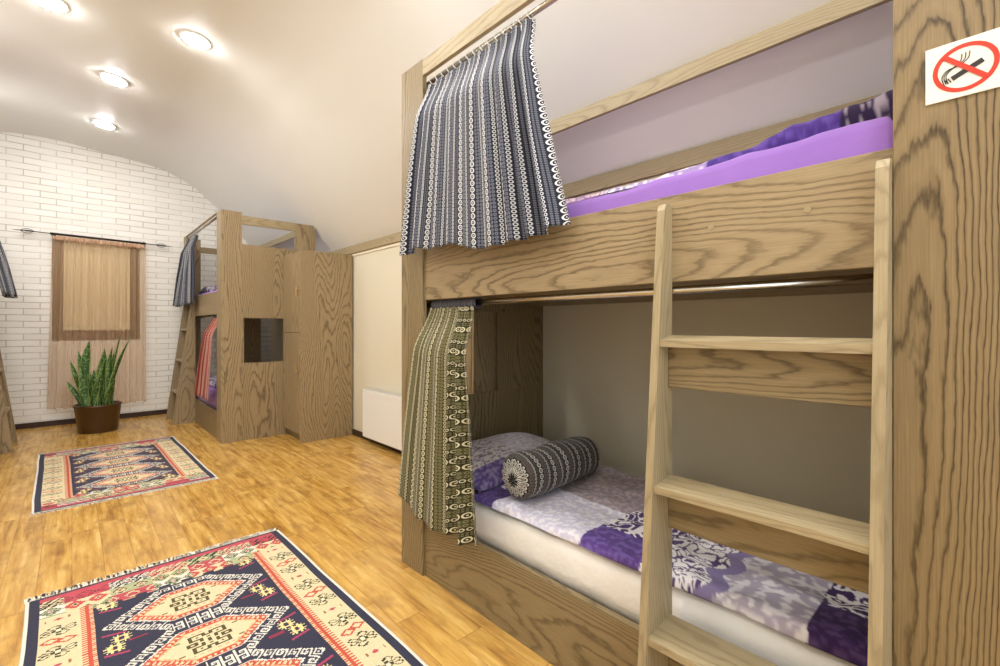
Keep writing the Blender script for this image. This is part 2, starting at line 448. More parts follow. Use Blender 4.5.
# radiator
ra = thing('radiator', (2.31, 4.1, .07), 'white flat panel radiator low on the cream wall', 'radiator')
G().box(2.285, 2.30, 3.6, 4.63, .07, .545, bev=.004).box(2.35, 2.362, 3.62, 4.61, .07, .545, bev=.004).build('front_panel', WHITEP, ra)
g = G().box(2.283, 2.365, 3.595, 4.635, .56, .575, bev=.005)
g.box(2.283, 2.290, 3.595, 4.635, .53, .56, bev=.002)
g.build('top_cover', WHITEP, ra)
g = G()
for i in range(50): g.box(2.296, 2.356, 3.61+i*.0204, 3.62+i*.0204, .5755, .5765, bev=0)
g.build('top_grille', GRILLE, ra)
for y in (3.595, 4.627): G().box(2.283, 2.365, y, y+.008, .075, .575, bev=.002).build('side_cover', WHITEP, ra)
for y in (3.8, 4.4): G().box(2.3625, XR-.002, y, y+.03, .15, .5).build('wall_bracket', WHITEP, ra)

# ---------------------------------------------------------------- bunks
def bunk(head_y, front_x, ydir, xdir, wall_x, label, L, foot, near=False, zt=2.585):
    """head_y: end with the pigeonhole; ydir: direction of the bed from its head; xdir: from aisle to wall"""
    D = abs(wall_x-front_x)
    root = thing('bunk_bed', (front_x+xdir*D/2, head_y+ydir*L/2, 0), label, 'bunk bed', 'built-in wooden bunk beds')
    X = lambda b: front_x+xdir*b
    Y = lambda a: head_y+ydir*a
    def bx(g, a0, a1, b0, b1, z0, z1, ax=None, bev=.0015):
        return g.box(X(b0), X(b1), Y(a0), Y(a1), z0, z1, ax=ax, bev=bev)
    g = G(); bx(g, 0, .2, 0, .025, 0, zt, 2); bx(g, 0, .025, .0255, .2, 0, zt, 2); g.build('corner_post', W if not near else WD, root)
    # head end panel with opening
    g = G()
    e = .004
    bx(g, e, .022, .2, D-.005, 0, .845, 2); bx(g, e, .022, .2, D-.24, 1.337, 2.144, 2)
    bx(g, e, .022, .2, .22, .845, 1.337, 2); bx(g, e, .022, .675, D-.005, .845, 1.337, 2)
    g.prism([(X(D-.24), 1.337), (X(D-.005), 1.337), (X(D-.005), 2.04), (X(D-.03), 2.05), (X(D-.24), 2.144)], 1, Y(e), Y(.022), 2)
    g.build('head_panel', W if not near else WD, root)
    g = G(); bx(g, .0, .025, .2, D-.465, 2.36, 2.455, 0); g.build('end_beam', WE, root)
    # rear post, its top cut to the vault
    b0, b1 = D-.465, D-.228
    for a in ([0, L-.025] if foot else [0]):
        g = G()
        g.prism([(X(b0), 2.145 if a == 0 else 0), (X(b1), 2.145 if a == 0 else 0), (X(b1), 2.40), (X(b1-.035), 2.455), (X(b0), 2.455)], 1, Y(a), Y(a+.025), 2)
        g.build('rear_post', W, root)
    g = G(); bx(g, .025, L, D-.305, D-.283, 2.385, 2.462, 1); g.build('rear_beam', WE, root)
    g = G(); bx(g, .2, L, .0, .022, 2.50, zt-.005, 1); g.build('front_beam', WE, root)
    g = G(); bx(g, .2, L, .015, .04, 1.38, 1.635, 1); ur = g.build('upper_rail', W, root)
    if near:
        for y, z in ((.316, 1.53), (.545, 1.524)):
            G().tube((X(.0152), y, z), (X(.0125), y, z), .0075).build('screw_cap', WE, ur)
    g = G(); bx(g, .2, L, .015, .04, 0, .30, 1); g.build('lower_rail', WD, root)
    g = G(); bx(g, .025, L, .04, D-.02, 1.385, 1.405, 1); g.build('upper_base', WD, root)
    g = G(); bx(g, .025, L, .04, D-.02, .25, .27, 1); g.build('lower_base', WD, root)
    G().tube((X(.04), Y(.0255), 2.475), (X(.04), Y(L-.001), 2.475), .0125).build('curtain_rod', METAL, root)
    G().tube((X(.065), Y(.0255), 1.358), (X(.065), Y(L-.001), 1.358), .0125).build('curtain_rod', METAL, root)
    if foot:
        g = G(); bx(g, L-.2, L, 0, .025, 0, zt, 2); bx(g, L-.025, L, .0255, .2, 0, zt, 2); g.build('corner_post', W, root)
        g = G(); bx(g, L-.025, L, .2, D-.465, 2.30, 2.385, 0); g.build('end_beam', W, root)
        for z0, z1 in ((1.38, 1.60), (0, .3)):
            g = G(); bx(g, L-.022, L-.002, .2, D-.02, z0, z1, 0); g.build('foot_panel', W, root)
    # ladder
    lad = bpy.data.objects.new('ladder', None); COL.objects.link(lad); lad.parent = root
    lad.location = Vector((X(-.05), Y(1.745), 0))-root.location; lad.empty_display_size = .1
    fb = -.165 if near else -.235
    ft = -.035
    def front(z): return fb+(ft-fb)*min(z, 1.55)/1.55
    for a0, a1 in ((1.479, 1.502), (1.979, 2.002)):
        pts = [(X(.0145), 0), (X(fb), 0), (X(front(1.55)), 1.55), (X(front(1.55)+.004), 1.585), (X(front(1.55)+.014), 1.603), (X(-.005), 1.608), (X(.008), 1.603), (X(.0145), 1.59)]
        g = G(); g.prism(pts, 1, Y(a0), Y(a1), 2); g.build('stile', WE if near else W, lad)
    for z in (1.210, .803, .395):
        g = G(); f_ = front(z)+.004
        g.prism([(X(f_), z-.019), (X(.0), z-.007), (X(.0), z+.013), (X(f_), z)], 1, Y(1.5025), Y(1.9785), 1); g.build('tread', WE, lad)
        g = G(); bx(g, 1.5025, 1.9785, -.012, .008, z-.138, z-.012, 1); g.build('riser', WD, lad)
    return root, X, Y, D

near, NX, NY, ND = bunk(2.16, 1.285, -1, 1, XR, 'large wooden bunk bed in the foreground with ladder and printed curtains', 2.003, False, True)
far, FX, FY, FD = bunk(5.61, 1.16, 1, 1, XR, 'distant wooden bunk bed with a square opening in its end beside the brick wall', 2.23, True, zt=2.49)
left, LX, LY, LD = bunk(5.16, -.66, 1, -1, XL, 'wooden bunk bed cut off by the left edge, only its ladder side showing', 2.23, True, zt=2.49)

# lockers at the pigeonhole ends
def locker(y0, y1, label, facing):
    """facing -1: side panel towards smaller y"""
    x0, x1, h = 1.785, XR-.017, 2.065
    r = thing('locker', ((x0+x1)/2, (y0+y1)/2, 0), label, 'locker', 'wooden lockers at the ends of the bunks')
    G().box(x0, x1, y0, y0+.02, 0, h, ax=2).build('side_panel', W, r)
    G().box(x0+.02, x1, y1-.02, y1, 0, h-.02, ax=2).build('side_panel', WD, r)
    G().box(x0+.02, x1, y0+.0205, y1-.0205, h-.02, h, ax=1).build('top_panel', W, r)
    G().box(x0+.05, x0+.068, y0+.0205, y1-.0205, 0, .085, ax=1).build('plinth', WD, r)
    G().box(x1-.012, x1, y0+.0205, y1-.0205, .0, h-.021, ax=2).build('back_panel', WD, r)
    for z0, z1, hz in ((.09, 1.175, .80), (1.18, h-.022, 1.62)):
        d = G().box(x0-.001, x0+.018, y0+.022, y1-.003, z0, z1, ax=2).build('door', W, r)
        G().box(x0-.026, x0-.016, y0+.06, y0+.072, hz-.05, hz+.05, bev=.003).tube((x0-.02, y0+.066, hz+.03), (x0-.001, y0+.066, hz+.03), .004).tube((x0-.02, y0+.066, hz-.03), (x0-.001, y0+.066, hz-.03), .004).build('handle', BRASS, d)
    return r
locker(5.06, 5.606, 'tall wooden locker with brass door handles built against the distant bunk', -1)
locker(2.165, 2.70, 'wooden locker behind the corner post and pigeonhole of the foreground bunk', 1)

# cabinet by the camera
cb = thing('cabinet', (1.84, -.35, 0), 'tall wood grain cabinet filling the right edge, carrying the no smoking sign', 'cabinet')
G().box(1.29, 1.312, -.9, .157, 0, 2.62, ax=2).build('front_panel', W2, cb)
G().box(1.313, 2.0, .137, .157, 0, 2.55, ax=2).box(2.0, XR-.017, .137, .157, 0, 2.12, ax=2).build('side_panel', W2, cb)
G().box(1.313, 2.0, -.9, -.88, 0, 2.55, ax=2).build('side_panel', W2, cb)
G().box(1.313, 2.0, -.879, .136, 2.5, 2.52, ax=1).build('top_panel', W2, cb)
G().box(1.98, 2.0, -.879, .136, 0, 2.499, ax=2).build('back_panel', W2, cb)

# ---------------------------------------------------------------- no smoking sign
SX = 1.2885
sg = thing('no_smoking_sign', (SX, .045, 1.757), 'square white no smoking sign with red ring on the cabinet', 'sign')
SGW = plain('sign_white', (238, 234, 222), .4); SGR = plain('sign_red', (206, 62, 44), .4); SGK = plain('sign_black', (52, 50, 46), .4)
cy0, cz0 = .0475, 1.758
G().box(SX-.003, SX+.001, -.013, .105, 1.702, 1.814, bev=.0006).build('plate', SGW, sg)
def ringg(r0, r1, x, n=64):
    g = G()
    for i in range(n):
        a, b = 2*PI*i/n, 2*PI*(i+1)/n
        pts = [(r0, a), (r1, a), (r1, b), (r0, b)]
        for xx in (x,):
            vs = [g.bm.verts.new((xx, cy0+r*math.cos(t), cz0+r*math.sin(t))) for r, t in pts]
            vb = [g.bm.verts.new((xx+.0008, cy0+r*math.cos(t), cz0+r*math.sin(t))) for r, t in pts]
            g.bm.faces.new(vs[::-1]); g.bm.faces.new((vs[1], vs[2], vb[2], vb[1])); g.bm.faces.new((vs[3], vs[0], vb[0], vb[3]))
    return g
def bar(g, y0, z0, y1, z1, w, x):
    d = Vector((0, y1-y0, z1-z0)).normalized(); n = Vector((0, -d.z, d.y))*w/2
    P = [Vector((x, y0, z0))-n, Vector((x, y1, z1))-n, Vector((x, y1, z1))+n, Vector((x, y0, z0))+n]
    A = [g.bm.verts.new(p) for p in P]; B = [g.bm.verts.new(p+Vector((.0007, 0, 0))) for p in P]
    fs = [g.bm.faces.new(A), g.bm.faces.new(B[::-1])]+[g.bm.faces.new((A[i], B[i], B[(i+1) % 4], A[(i+1) % 4])) for i in range(4)]
    bmesh.ops.recalc_face_normals(g.bm, faces=fs); return g
# viewed from the aisle: left of the picture is +Y
Rr = .0465
# cigarette lower-left to upper-right, bar upper-left to lower-right
g = G()
c0, c1 = Vector((.066, 1.741)), Vector((.023, 1.7625)); cd = (c1-c0).normalized()
g = bar(G(), c0.x, c0.y, c1.x, c1.y, .0095, SX-.0042)
g.build('cigarette_symbol', SGK, sg)
for k in range(2):
    q = c0-cd*(.0030+k*.0042); bar(G(), q.x, q.y, q.x-cd.x*.0018, q.y-cd.y*.0018, .0095, SX-.0042).build('cigarette_tip', SGK, sg)
for k in range(3):
    pts = cr([(.041+.0055*k, 1.787-.001*k), (.0425+.0055*k, 1.775-.001*k), (.052+.005*k, 1.766-.001*k), (.0665+.0035*k, 1.760), (.0745+.003*k, 1.750-.001*k), (.0725+.002*k, 1.738-.004*k)], 4)
    g = G().path([(SX-.0036, y, z) for y, z in pts], .0008, 5)
    g.build('smoke_symbol', SGK, sg)
g = ringg(Rr-.0075, Rr, SX-.0040)
a = math.radians(135)
bar(g, cy0-math.cos(a)*(Rr-.004), cz0+math.sin(a)*(Rr-.004), cy0+math.cos(a)*(Rr-.004), cz0-math.sin(a)*(Rr-.004), .0085, SX-.0048)
g.build('red_ring', SGR, sg)

# ---------------------------------------------------------------- bedding
def slab(name, x0, x1, y0, y1, zb, ztf, mat, parent, r=.04, nu=60, nv=100, colfn=None, rum=.006, seed=0, freq=9):
    """soft closed block: rounded edge outline swept over a rumpled top"""
    off = Vector((0, 0, 0)); p = parent
    while p: off += p.location; p = p.parent
    vs, fs, cols = [], [], []
    for j in range(nv+1):
        for i in range(nu+1):
            s_, t_ = i/nu, j/nv
            x = x0+(x1-x0)*s_; y = y0+(y1-y0)*t_
            e = min(x-x0, x1-x, y-y0, y1-y)
            k = 1 if e > r else math.sqrt(max(0, 1-(1-e/r)**2))
            zt_ = ztf(x, y)+rum*(nz(x*freq, y*freq, seed)+.5*nz(x*freq*2.3, y*freq*2.3, seed+3))
            z = max(zb, zt_-r) + (min(r, zt_-zb))*k
            bul = .010*nz(y*5, seed, 1)
            vs.append(Vector((x+(bul if i < 3 else 0), y, z))-off)
            if colfn: cols.append(colfn(x-(zt_-z)*1.2 if x-x0 < x1-x else x+(zt_-z)*1.2, y))
    N = nu+1
    for j in range(nv):
        for i in range(nu): fs.append((j*N+i, j*N+i+1, (j+1)*N+i+1, (j+1)*N+i))
    border = [i for i in range(N)]+[j*N+nu for j in range(1, nv+1)]+[nv*N+i for i in range(nu-1, -1, -1)]+[j*N for j in range(nv-1, 0, -1)]
    prev = border
    for lev in (.5, 1.0):
        cur = []
        for b in border:
            v = vs[b]+off; z = v.z+(zb-v.z)*lev
            vs.append(Vector((v.x, v.y, z))-off); cur.append(len(vs)-1)
            if colfn:
                w_ = v.z-z; cols.append(colfn(v.x-(.9*r+w_)*1.1, v.y))
        for q in range(len(border)):
            n_ = (q+1) % len(border); fs.append((prev[q], cur[q], cur[n_], prev[n_]))
        prev = cur
    fs.append(tuple(prev))
    me = bpy.data.meshes.new(name); me.from_pydata([tuple(v) for v in vs], [], fs)
    if colfn:
        at = me.color_attributes.new('Col', 'FLOAT_COLOR', 'POINT')
        at.data.foreach_set('color', [c for k in cols for c in (*lin(k), 1)])
    bm = bmesh.new(); bm.from_mesh(me); bmesh.ops.recalc_face_normals(bm, faces=bm.faces[:]); bm.to_mesh(me); bm.free()
    return link(name, me, mat, parent, True)

def mixc(a, b, t): return tuple(a[i]+(b[i]-a[i])*t for i in range(3))
PALE, LAV, DEEP, TAU, WHT = (226, 220, 228), (192, 182, 206), (88, 66, 128), (160, 146, 150), (236, 232, 234)
def mott(x, y, a, b, f=45, lo=-.1, hi=.25):
    n = nz(x*f, y*f, 2)+.5*nz(x*f*2, y*f*2, 5)
    return mixc(a, b, max(0, min(1, (n-lo)/(hi-lo))))
def scroll(x, y, bg, fg, f=26, w=.085):
    n = nz(x*f+2*nz(x*11, y*11, 9), y*f, 4)
    return fg if abs(n) < w or n > .42 else bg
def quilt_col(x, y):
    wy = y+.012*nz(x*8, y*8, 1); wx = x+.012*nz(x*8, y*8, 7)
    if wy > 1.50:
        return mott(x, y, DEEP, (104, 84, 146)) if wx < 1.50 else (scroll(x, y, WHT, (96, 74, 130)) if wx < 1.75 else mott(x, y, LAV, PALE))
    if wy > 1.035:
        return mott(x, y, (206, 202, 222), (232, 230, 238)) if wx < 1.66 else mott(x, y, (160, 146, 154), (188, 176, 180))
    if wy > .79:
        return mott(x, y, (88, 64, 130), (112, 92, 160)) if wx < 1.49 else (scroll(x, y, (76, 56, 108), WHT, w=.13) if wx < 1.72 else mott(x, y, (156, 142, 152), (186, 174, 184)))
    if wy > .60+.02*math.sin(wx*40): return scroll(x, y, WHT, (88, 72, 116), 34, .10)
    if wy > .55+.02*math.sin(wx*40): return (136, 124, 166)
    if wy > .335: return mott(x, y, (176, 168, 186), (228, 224, 230), 32)
    return mott(x, y, (58, 40, 82), (88, 66, 112)) if wx < 1.49 else scroll(x, y, (64, 46, 88), WHT, w=.14)

m = thing('mattress', (1.82, 1.13, .27), 'mattress in a white sheet on the lower berth of the foreground bunk', 'mattress')
slab('mattress_body', 1.345, 2.09, .17, 2.12, .272, lambda x, y: .445, SHEET, m, r=.045, nu=50, nv=110, rum=.008, seed=2)
q = slab('duvet', 1.343, 2.11, .165, 1.645, .458, lambda x, y: .494+.008*math.sin(x*5+y*3), QUILT, None, r=.032, nu=200, nv=300, colfn=quilt_col, rum=.016, seed=11, freq=6)
tag(q, 'violet and pale patchwork print duvet spread over the lower foreground berth', 'duvet')

def pillow(name, cx, cy, cz, lx, ly, h, mat, colfn, label, rot=0):
    def f(s, t):
        a, b = 2*s-1, 2*t-1
        return a, b
    n = 60; vs, fs, cols = [], [], []
    for side in (1, -1):
        for j in range(n+1):
            for i in range(n+1):
                a, b = 2*i/n-1, 2*j/n-1
                pin = 1-.06*(1-a*a)*(abs(b) > .0)*abs(b)
                k = max(0, (1-abs(a)**2.6))**.5*max(0, (1-abs(b)**2.6))**.5
                x = a*lx/2*(1-.05*(1-b*b)*0)*(1-.04*(b*b)*0)*(1-.05*(1-b*b)*abs(a)**6)
                y = b*ly/2*(1-.05*(1-a*a)*abs(b)**6)
                z = side*h/2*k*(1 if side > 0 else .7)+.010*nz(x*9, y*9, side)*k
                p = Matrix.Rotation(rot, 3, 'Z') @ Vector((x, y, z))
                vs.append((p.x, p.y, p.z)); cols.append(colfn(p.x+cx, p.y+cy))
    N = (n+1)**2
    for sd in (0, 1):
        for j in range(n):
            for i in range(n):
                q4 = [sd*N+j*(n+1)+i, sd*N+j*(n+1)+i+1, sd*N+(j+1)*(n+1)+i+1, sd*N+(j+1)*(n+1)+i]
                fs.append(tuple(q4 if sd == 0 else q4[::-1]))
    me = bpy.data.meshes.new(name); me.from_pydata(vs, [], fs)
    at = me.color_attributes.new('Col', 'FLOAT_COLOR', 'POINT'); at.data.foreach_set('color', [c for k in cols for c in (*lin(k), 1)])
    bm = bmesh.new(); bm.from_mesh(me); bmesh.ops.remove_doubles(bm, verts=bm.verts[:], dist=.0004); bmesh.ops.recalc_face_normals(bm, faces=bm.faces[:]); bm.to_mesh(me); bm.free()
    o = link(name, me, mat, None, True); o.location = (cx, cy, cz); return tag(o, label, 'pillow')
def pil_col(x, y):
    if y < 1.72 and x < 1.62: return mott(x, y, (96, 78, 134), (150, 138, 170))
    return mott(x, y, (196, 188, 202), (226, 220, 228), 40) if x > 1.72 else scroll(x, y, (214, 206, 206), (140, 124, 134), 40, .1)
p = pillow('pillow', 1.76, 1.86, .52, .80, .50, .17, QUILT, pil_col, 'pale lilac printed pillow at the head of the lower foreground berth')
p.rotation_euler = (.10, 0, 0)

# bolster
def bol(s, t):
    xa, xb = 1.375, 1.93
    a = 2*PI*s
    if t < .12: k = t/.12; r = .1*math.sqrt(max(0, 1-(1-k)**2))**.7; x = xa+.05*k
    elif t > .88: k = (1-t)/.12; r = .1*math.sqrt(max(0, 1-(1-k)**2))**.8; x = xb-.045*k
    else: k = (t-.12)/.76; r = .1+.004*math.sin(k*PI); x = xa+.05+(xb-xa-.095)*k
    if t < .1: r *= 1+.10*math.sin(a*14)*(1-t/.1)
    y = 1.42+.04*(x-1.65)+r*math.cos(a); z = .594+r*math.sin(a)*(.96)+.012*nz(x*8, a, 3)*(r/.1)
    return (x, y, z)
bo = grid('bolster', bol, 72, 90, BOLST, None, uvfn=lambda s, t: (t*.62, s*.636))
for v in bo.data.vertices: v.co -= Vector((1.65, 1.42, .595))
bo.location = (1.65, 1.42, .603)
tag(bo, 'charcoal round bolster cushion with white link print lying on the duvet', 'cushion')
tie = G()
for i in range(10):
    a = 2*PI*i/10
    tie.path([(1.378, 1.41+.006*math.cos(a), .594+.006*math.sin(a)), (1.372, 1.41+.016*math.cos(a), .594+.016*math.sin(a)), (1.378, 1.41+.03*math.cos(a), .594+.03*math.sin(a))], .003, 5)
tie.build('gathered_end', BOLST, bo)
for v in bo.children[0].data.vertices: pass

# upper berth, foreground
m = thing('mattress', (1.82, 1.13, 1.406), 'mattress in a bright violet sheet on the upper berth of the foreground bunk', 'mattress')
slab('mattress_body', 1.338, 2.34, .159, 2.12, 1.407, lambda x, y: 1.712+.03*max(0,.6-y)+.006*math.sin(y*4), PURPLE, m, r=.03, nu=60, nv=140, rum=.008, seed=5, freq=7)
def dark_col(x, y):
    if y > 1.0: return scroll(x, y, (214, 186, 200), (150, 110, 150), 30)
    if y > .62: return scroll(x, y, (150, 130, 176), (226, 218, 226), 30, .12)
    if x < 1.54 and y < .28: return scroll(x, y, (46, 34, 62), (150, 140, 150), 30, .07)
    return mott(x, y, (70, 48, 120), (96, 72, 150))
def duz(x, y):
    k = max(0, min(1, (.75-y)/.6)); k = k*k*(3-2*k)
    ridge = math.exp(-((x-1.66)/.12)**2)
    return 1.756+.10*k*(.6+.4*ridge)-.0*x
q = slab('duvet', 1.44, 2.30, .160, 1.80, 1.736, duz, QUILT, None, r=.03, nu=110, nv=240, colfn=dark_col, rum=.016, seed=21, freq=9)
tag(q, 'dark purple printed duvet heaped on the upper foreground berth', 'duvet')

# distant bunks bedding
def bedset(X, Y, L, D, who, up=(PURPLE, PURPLE2)):
    for lev, z0, z1, mt, nm in ((1, 1.406, 1.62, up[0], 'upper'), (0, .271, .46, up[1], 'lower')):
        t_ = thing('mattress', ((X(.05)+X(D-.05))/2, (Y(.05)+Y(L-.05))/2, z0), f'violet sheeted mattress on the {nm} berth of the {who}', 'mattress')
        slab('mattress_body', *sorted((X(.055), X(D-.03))), *sorted((Y(.04), Y(L-.04))), z0+.001, lambda x, y: z1+(.06 if lev else 0), mt, t_, r=.05, nu=24, nv=50, rum=.012, seed=lev+31)
        q = slab('duvet', *sorted((X(.16), X(D-.05))), *sorted((Y(.3), Y(L-.06))), z1+(.078 if lev else .018), lambda x, y: z1+.115+(.03 if lev else -.04)+.02*math.sin(y*7), QUILT, None, r=.03, nu=40, nv=90, colfn=lambda x, y: scroll(x, y, (92, 70, 130), (214, 206, 214), 20, .16), rum=.02, seed=lev+41)
        tag(q, f'dark purple printed duvet on the {nm} berth of the {who}', 'duvet')
bedset(FX, FY, 2.23, FD, 'distant bunk')
bedset(LX, LY, 2.23, LD, 'left edge bunk')

# ---------------------------------------------------------------- curtains
def curtain(name, label, X, Y, at, ab, bt, bb, zt, zb, mat, pleats, fabric, xdir, seed=0, group=None, rings=0, rod_b=.04, ring_z=None, two=None, hem=None, amp=(.010, .03), nu=260, nv=50, band=None, flare=1.0):
    """at/ab: span along the bed at top and bottom; bt/bb: distance in front of the post plane at top and bottom"""
    root = thing('curtain', (X(bt), Y(sum(at)/2), zt), label, 'curtain', group)
    def f(s, t):
        e = t**flare
        a0 = at[0]+(ab[0]-at[0])*e; a1 = at[1]+(ab[1]-at[1])*e
        sw = s+.012*math.sin(9*s+seed)
        ph = 2*PI*pleats*s+1.6*math.sin(6*s+seed)+.5*nz(s*9, t*2.2, seed)+.8*t*math.sin(7*s+seed*2)+.5*math.sin(13*s+seed)
        A = amp[0]+(amp[1]-amp[0])*min(1, t*1.7)
        A *= (.7+.5*math.sin(5.3*s+seed+1))
        d = A*(math.sin(ph)+.25*math.sin(2*ph+seed))
        kk = min(1, t/.24); b = bt+(-.022-bt)*kk*kk*(3-2*kk)+(bb+.022)*t
        z = zt+(zb(s)-zt)*t+.01*nz(s*6, t*3, seed)*t
        a = a0+(a1-a0)*sw+.35*A*math.cos(ph)*min(1, t*2)
        if t == 0: z -= .008*abs(math.sin(pleats*PI*s*1.5))
        return (X(-(-b+d)) if False else X(b-d), Y(a), z)
    h = abs(zt-zb(.5))
    grid('cloth_panel', f, nu, nv, mat, root, thick=.0015, uvfn=lambda s, t: (s*fabric, t*h), two=two)
    for i in range(rings):
        s = (i+.5)/rings; a = at[0]+(at[1]-at[0])*s
        g = G(); rz = ring_z; c = (X(rod_b), Y(a), rz)
        pts = [(c[0]+.019*math.cos(k*PI/8), c[1]+.004*math.sin(k), c[2]+.019*math.sin(k*PI/8)-.004) for k in range(17)]
        g.path(pts, .0022, 5); g.box(c[0]-.004, c[0]+.004, c[1]-.006, c[1]+.006, c[2]-.045, c[2]-.022, bev=.001)
        g.build('ring', RUBBER, root)
    if band:
        def fb(s, t):
            a = 2*PI*t; r = .020+.0025*math.sin(s*90)
            return (X(rod_b+r*math.cos(a)), Y(at[0]+(at[1]-at[0])*s), band+r*1.15*math.sin(a)-.003)
        grid('heading_band', fb, 90, 16, GREYBAND, root)
    return root
# foreground upper: from the corner post towards the ladder
curtain('curtain', 'blue grey link print curtain gathered on the top rod of the foreground bunk', NX, NY,
        (.212, .93), (.13, 1.17), .03, -.075, 2.460, lambda s: 1.600+.008*math.sin(s*19)-.02*s+.022*math.sin(s*7), CURT_BLUE, 8.5, 1.12, 1, seed=1.3, rings=15, rod_b=.04, ring_z=2.475, amp=(.010, .026), nu=420, nv=70, flare=1.1)
# foreground lower
curtain('curtain', 'olive link print curtain hanging at the head of the lower foreground berth', NX, NY,
        (.212, .56), (.09, .72), .045, -.07, 1.345, lambda s: .40-.085*min(1, s*2.6)+.05*max(0, s-.4)+.012*math.sin(s*20), CURT_OLIVE, 5, .66, 1, seed=2.2, rod_b=.065, amp=(.010, .024), nu=240, nv=60,
        two=(CURT_OLIVE2, lambda s: s > .68), band=1.358, flare=.8)
# distant upper at its foot, distant lower red at its head
curtain('curtain', 'blue grey printed curtain on the distant bunk, near the brick wall', FX, FY,
        (1.45, 2.02), (1.15, 2.16), .03, -.10, 2.44, lambda s: 1.52+.01*math.sin(s*20), CURT_BLUE, 8, 1.1, 1, seed=.7, rings=10, ring_z=2.475, amp=(.015, .04), nu=160, nv=30)
curtain('curtain', 'red link print curtain pulled aside below on the distant bunk', FX, FY,
        (.24, .6), (.32, 1.02), .045, -.06, 1.345, lambda s: .42+.03*s, CURT_RED, 6, .7, 1, seed=3.1, rod_b=.065, amp=(.012, .03), nu=140, nv=30, band=1.358)
curtain('curtain', 'blue grey link print curtain peeking in at the left edge of the room', LX, LY,
        (1.2, 1.98), (1.1, 2.05), .03, -.20, 2.44, lambda s: 1.55+.01*math.sin(s*20), CURT_BLUE, 9, 1.6, -1, seed=4.4, rings=10, ring_z=2.475, amp=(.015, .04), nu=160, nv=30)

# ---------------------------------------------------------------- kilims
NAVY, CRM, RED, ROSE, GRN, BLK, WHI, ORA = (54, 54, 72), (218, 203, 164), (194, 84, 64), (188, 80, 92), (164, 176, 132), (50, 48, 46), (222, 218, 206), (226, 150, 104)
CRIM = (160, 48, 72)
def tri(x): x = x-math.floor(x); return 1-abs(2*x-1)
RW, RL = 1.08, 2.07
SPIRAL = ["1111110", "1000010", "1011010", "1010010", "1011110", "1000000", "1000000"]
CURL = ["0000011100000000", "0000100110000000", "0001000010000000", "0001000000000110", "0000100110001001", "0110010110010001", "1001101001100010", "1000011001011100", "0111011001100001", "0100011001011001", "1000100110100110", "1001000110010000", "0110000000001000", "0000000100001000", "0000000110010000", "0000000011100000"]
FRET = ["0111110111110", "0100010100010", "0101011101010", "0100000000010", "0111101011110", "0000100010000", "1110101010111", "1010001000101", "1110101010111", "0000100010000", "0111101011110", "0100000000010", "0101011101010", "0100010100010", "0111110111110"]
STAR = ["0001001000", "0101001010", "0011111100", "1111001111", "0011001100", "0011001100", "1111001111", "0011111100", "0101001010", "0001001000"]
def bitmap(B, u, v):
    if not (0 <= u < 1 and 0 <= v < 1): return False
    return B[int(v*len(B))][int(u*len(B[0]))] == '1'
def hsh(a, b): return (int(a)*73856093 ^ int(b)*19349663) % 97
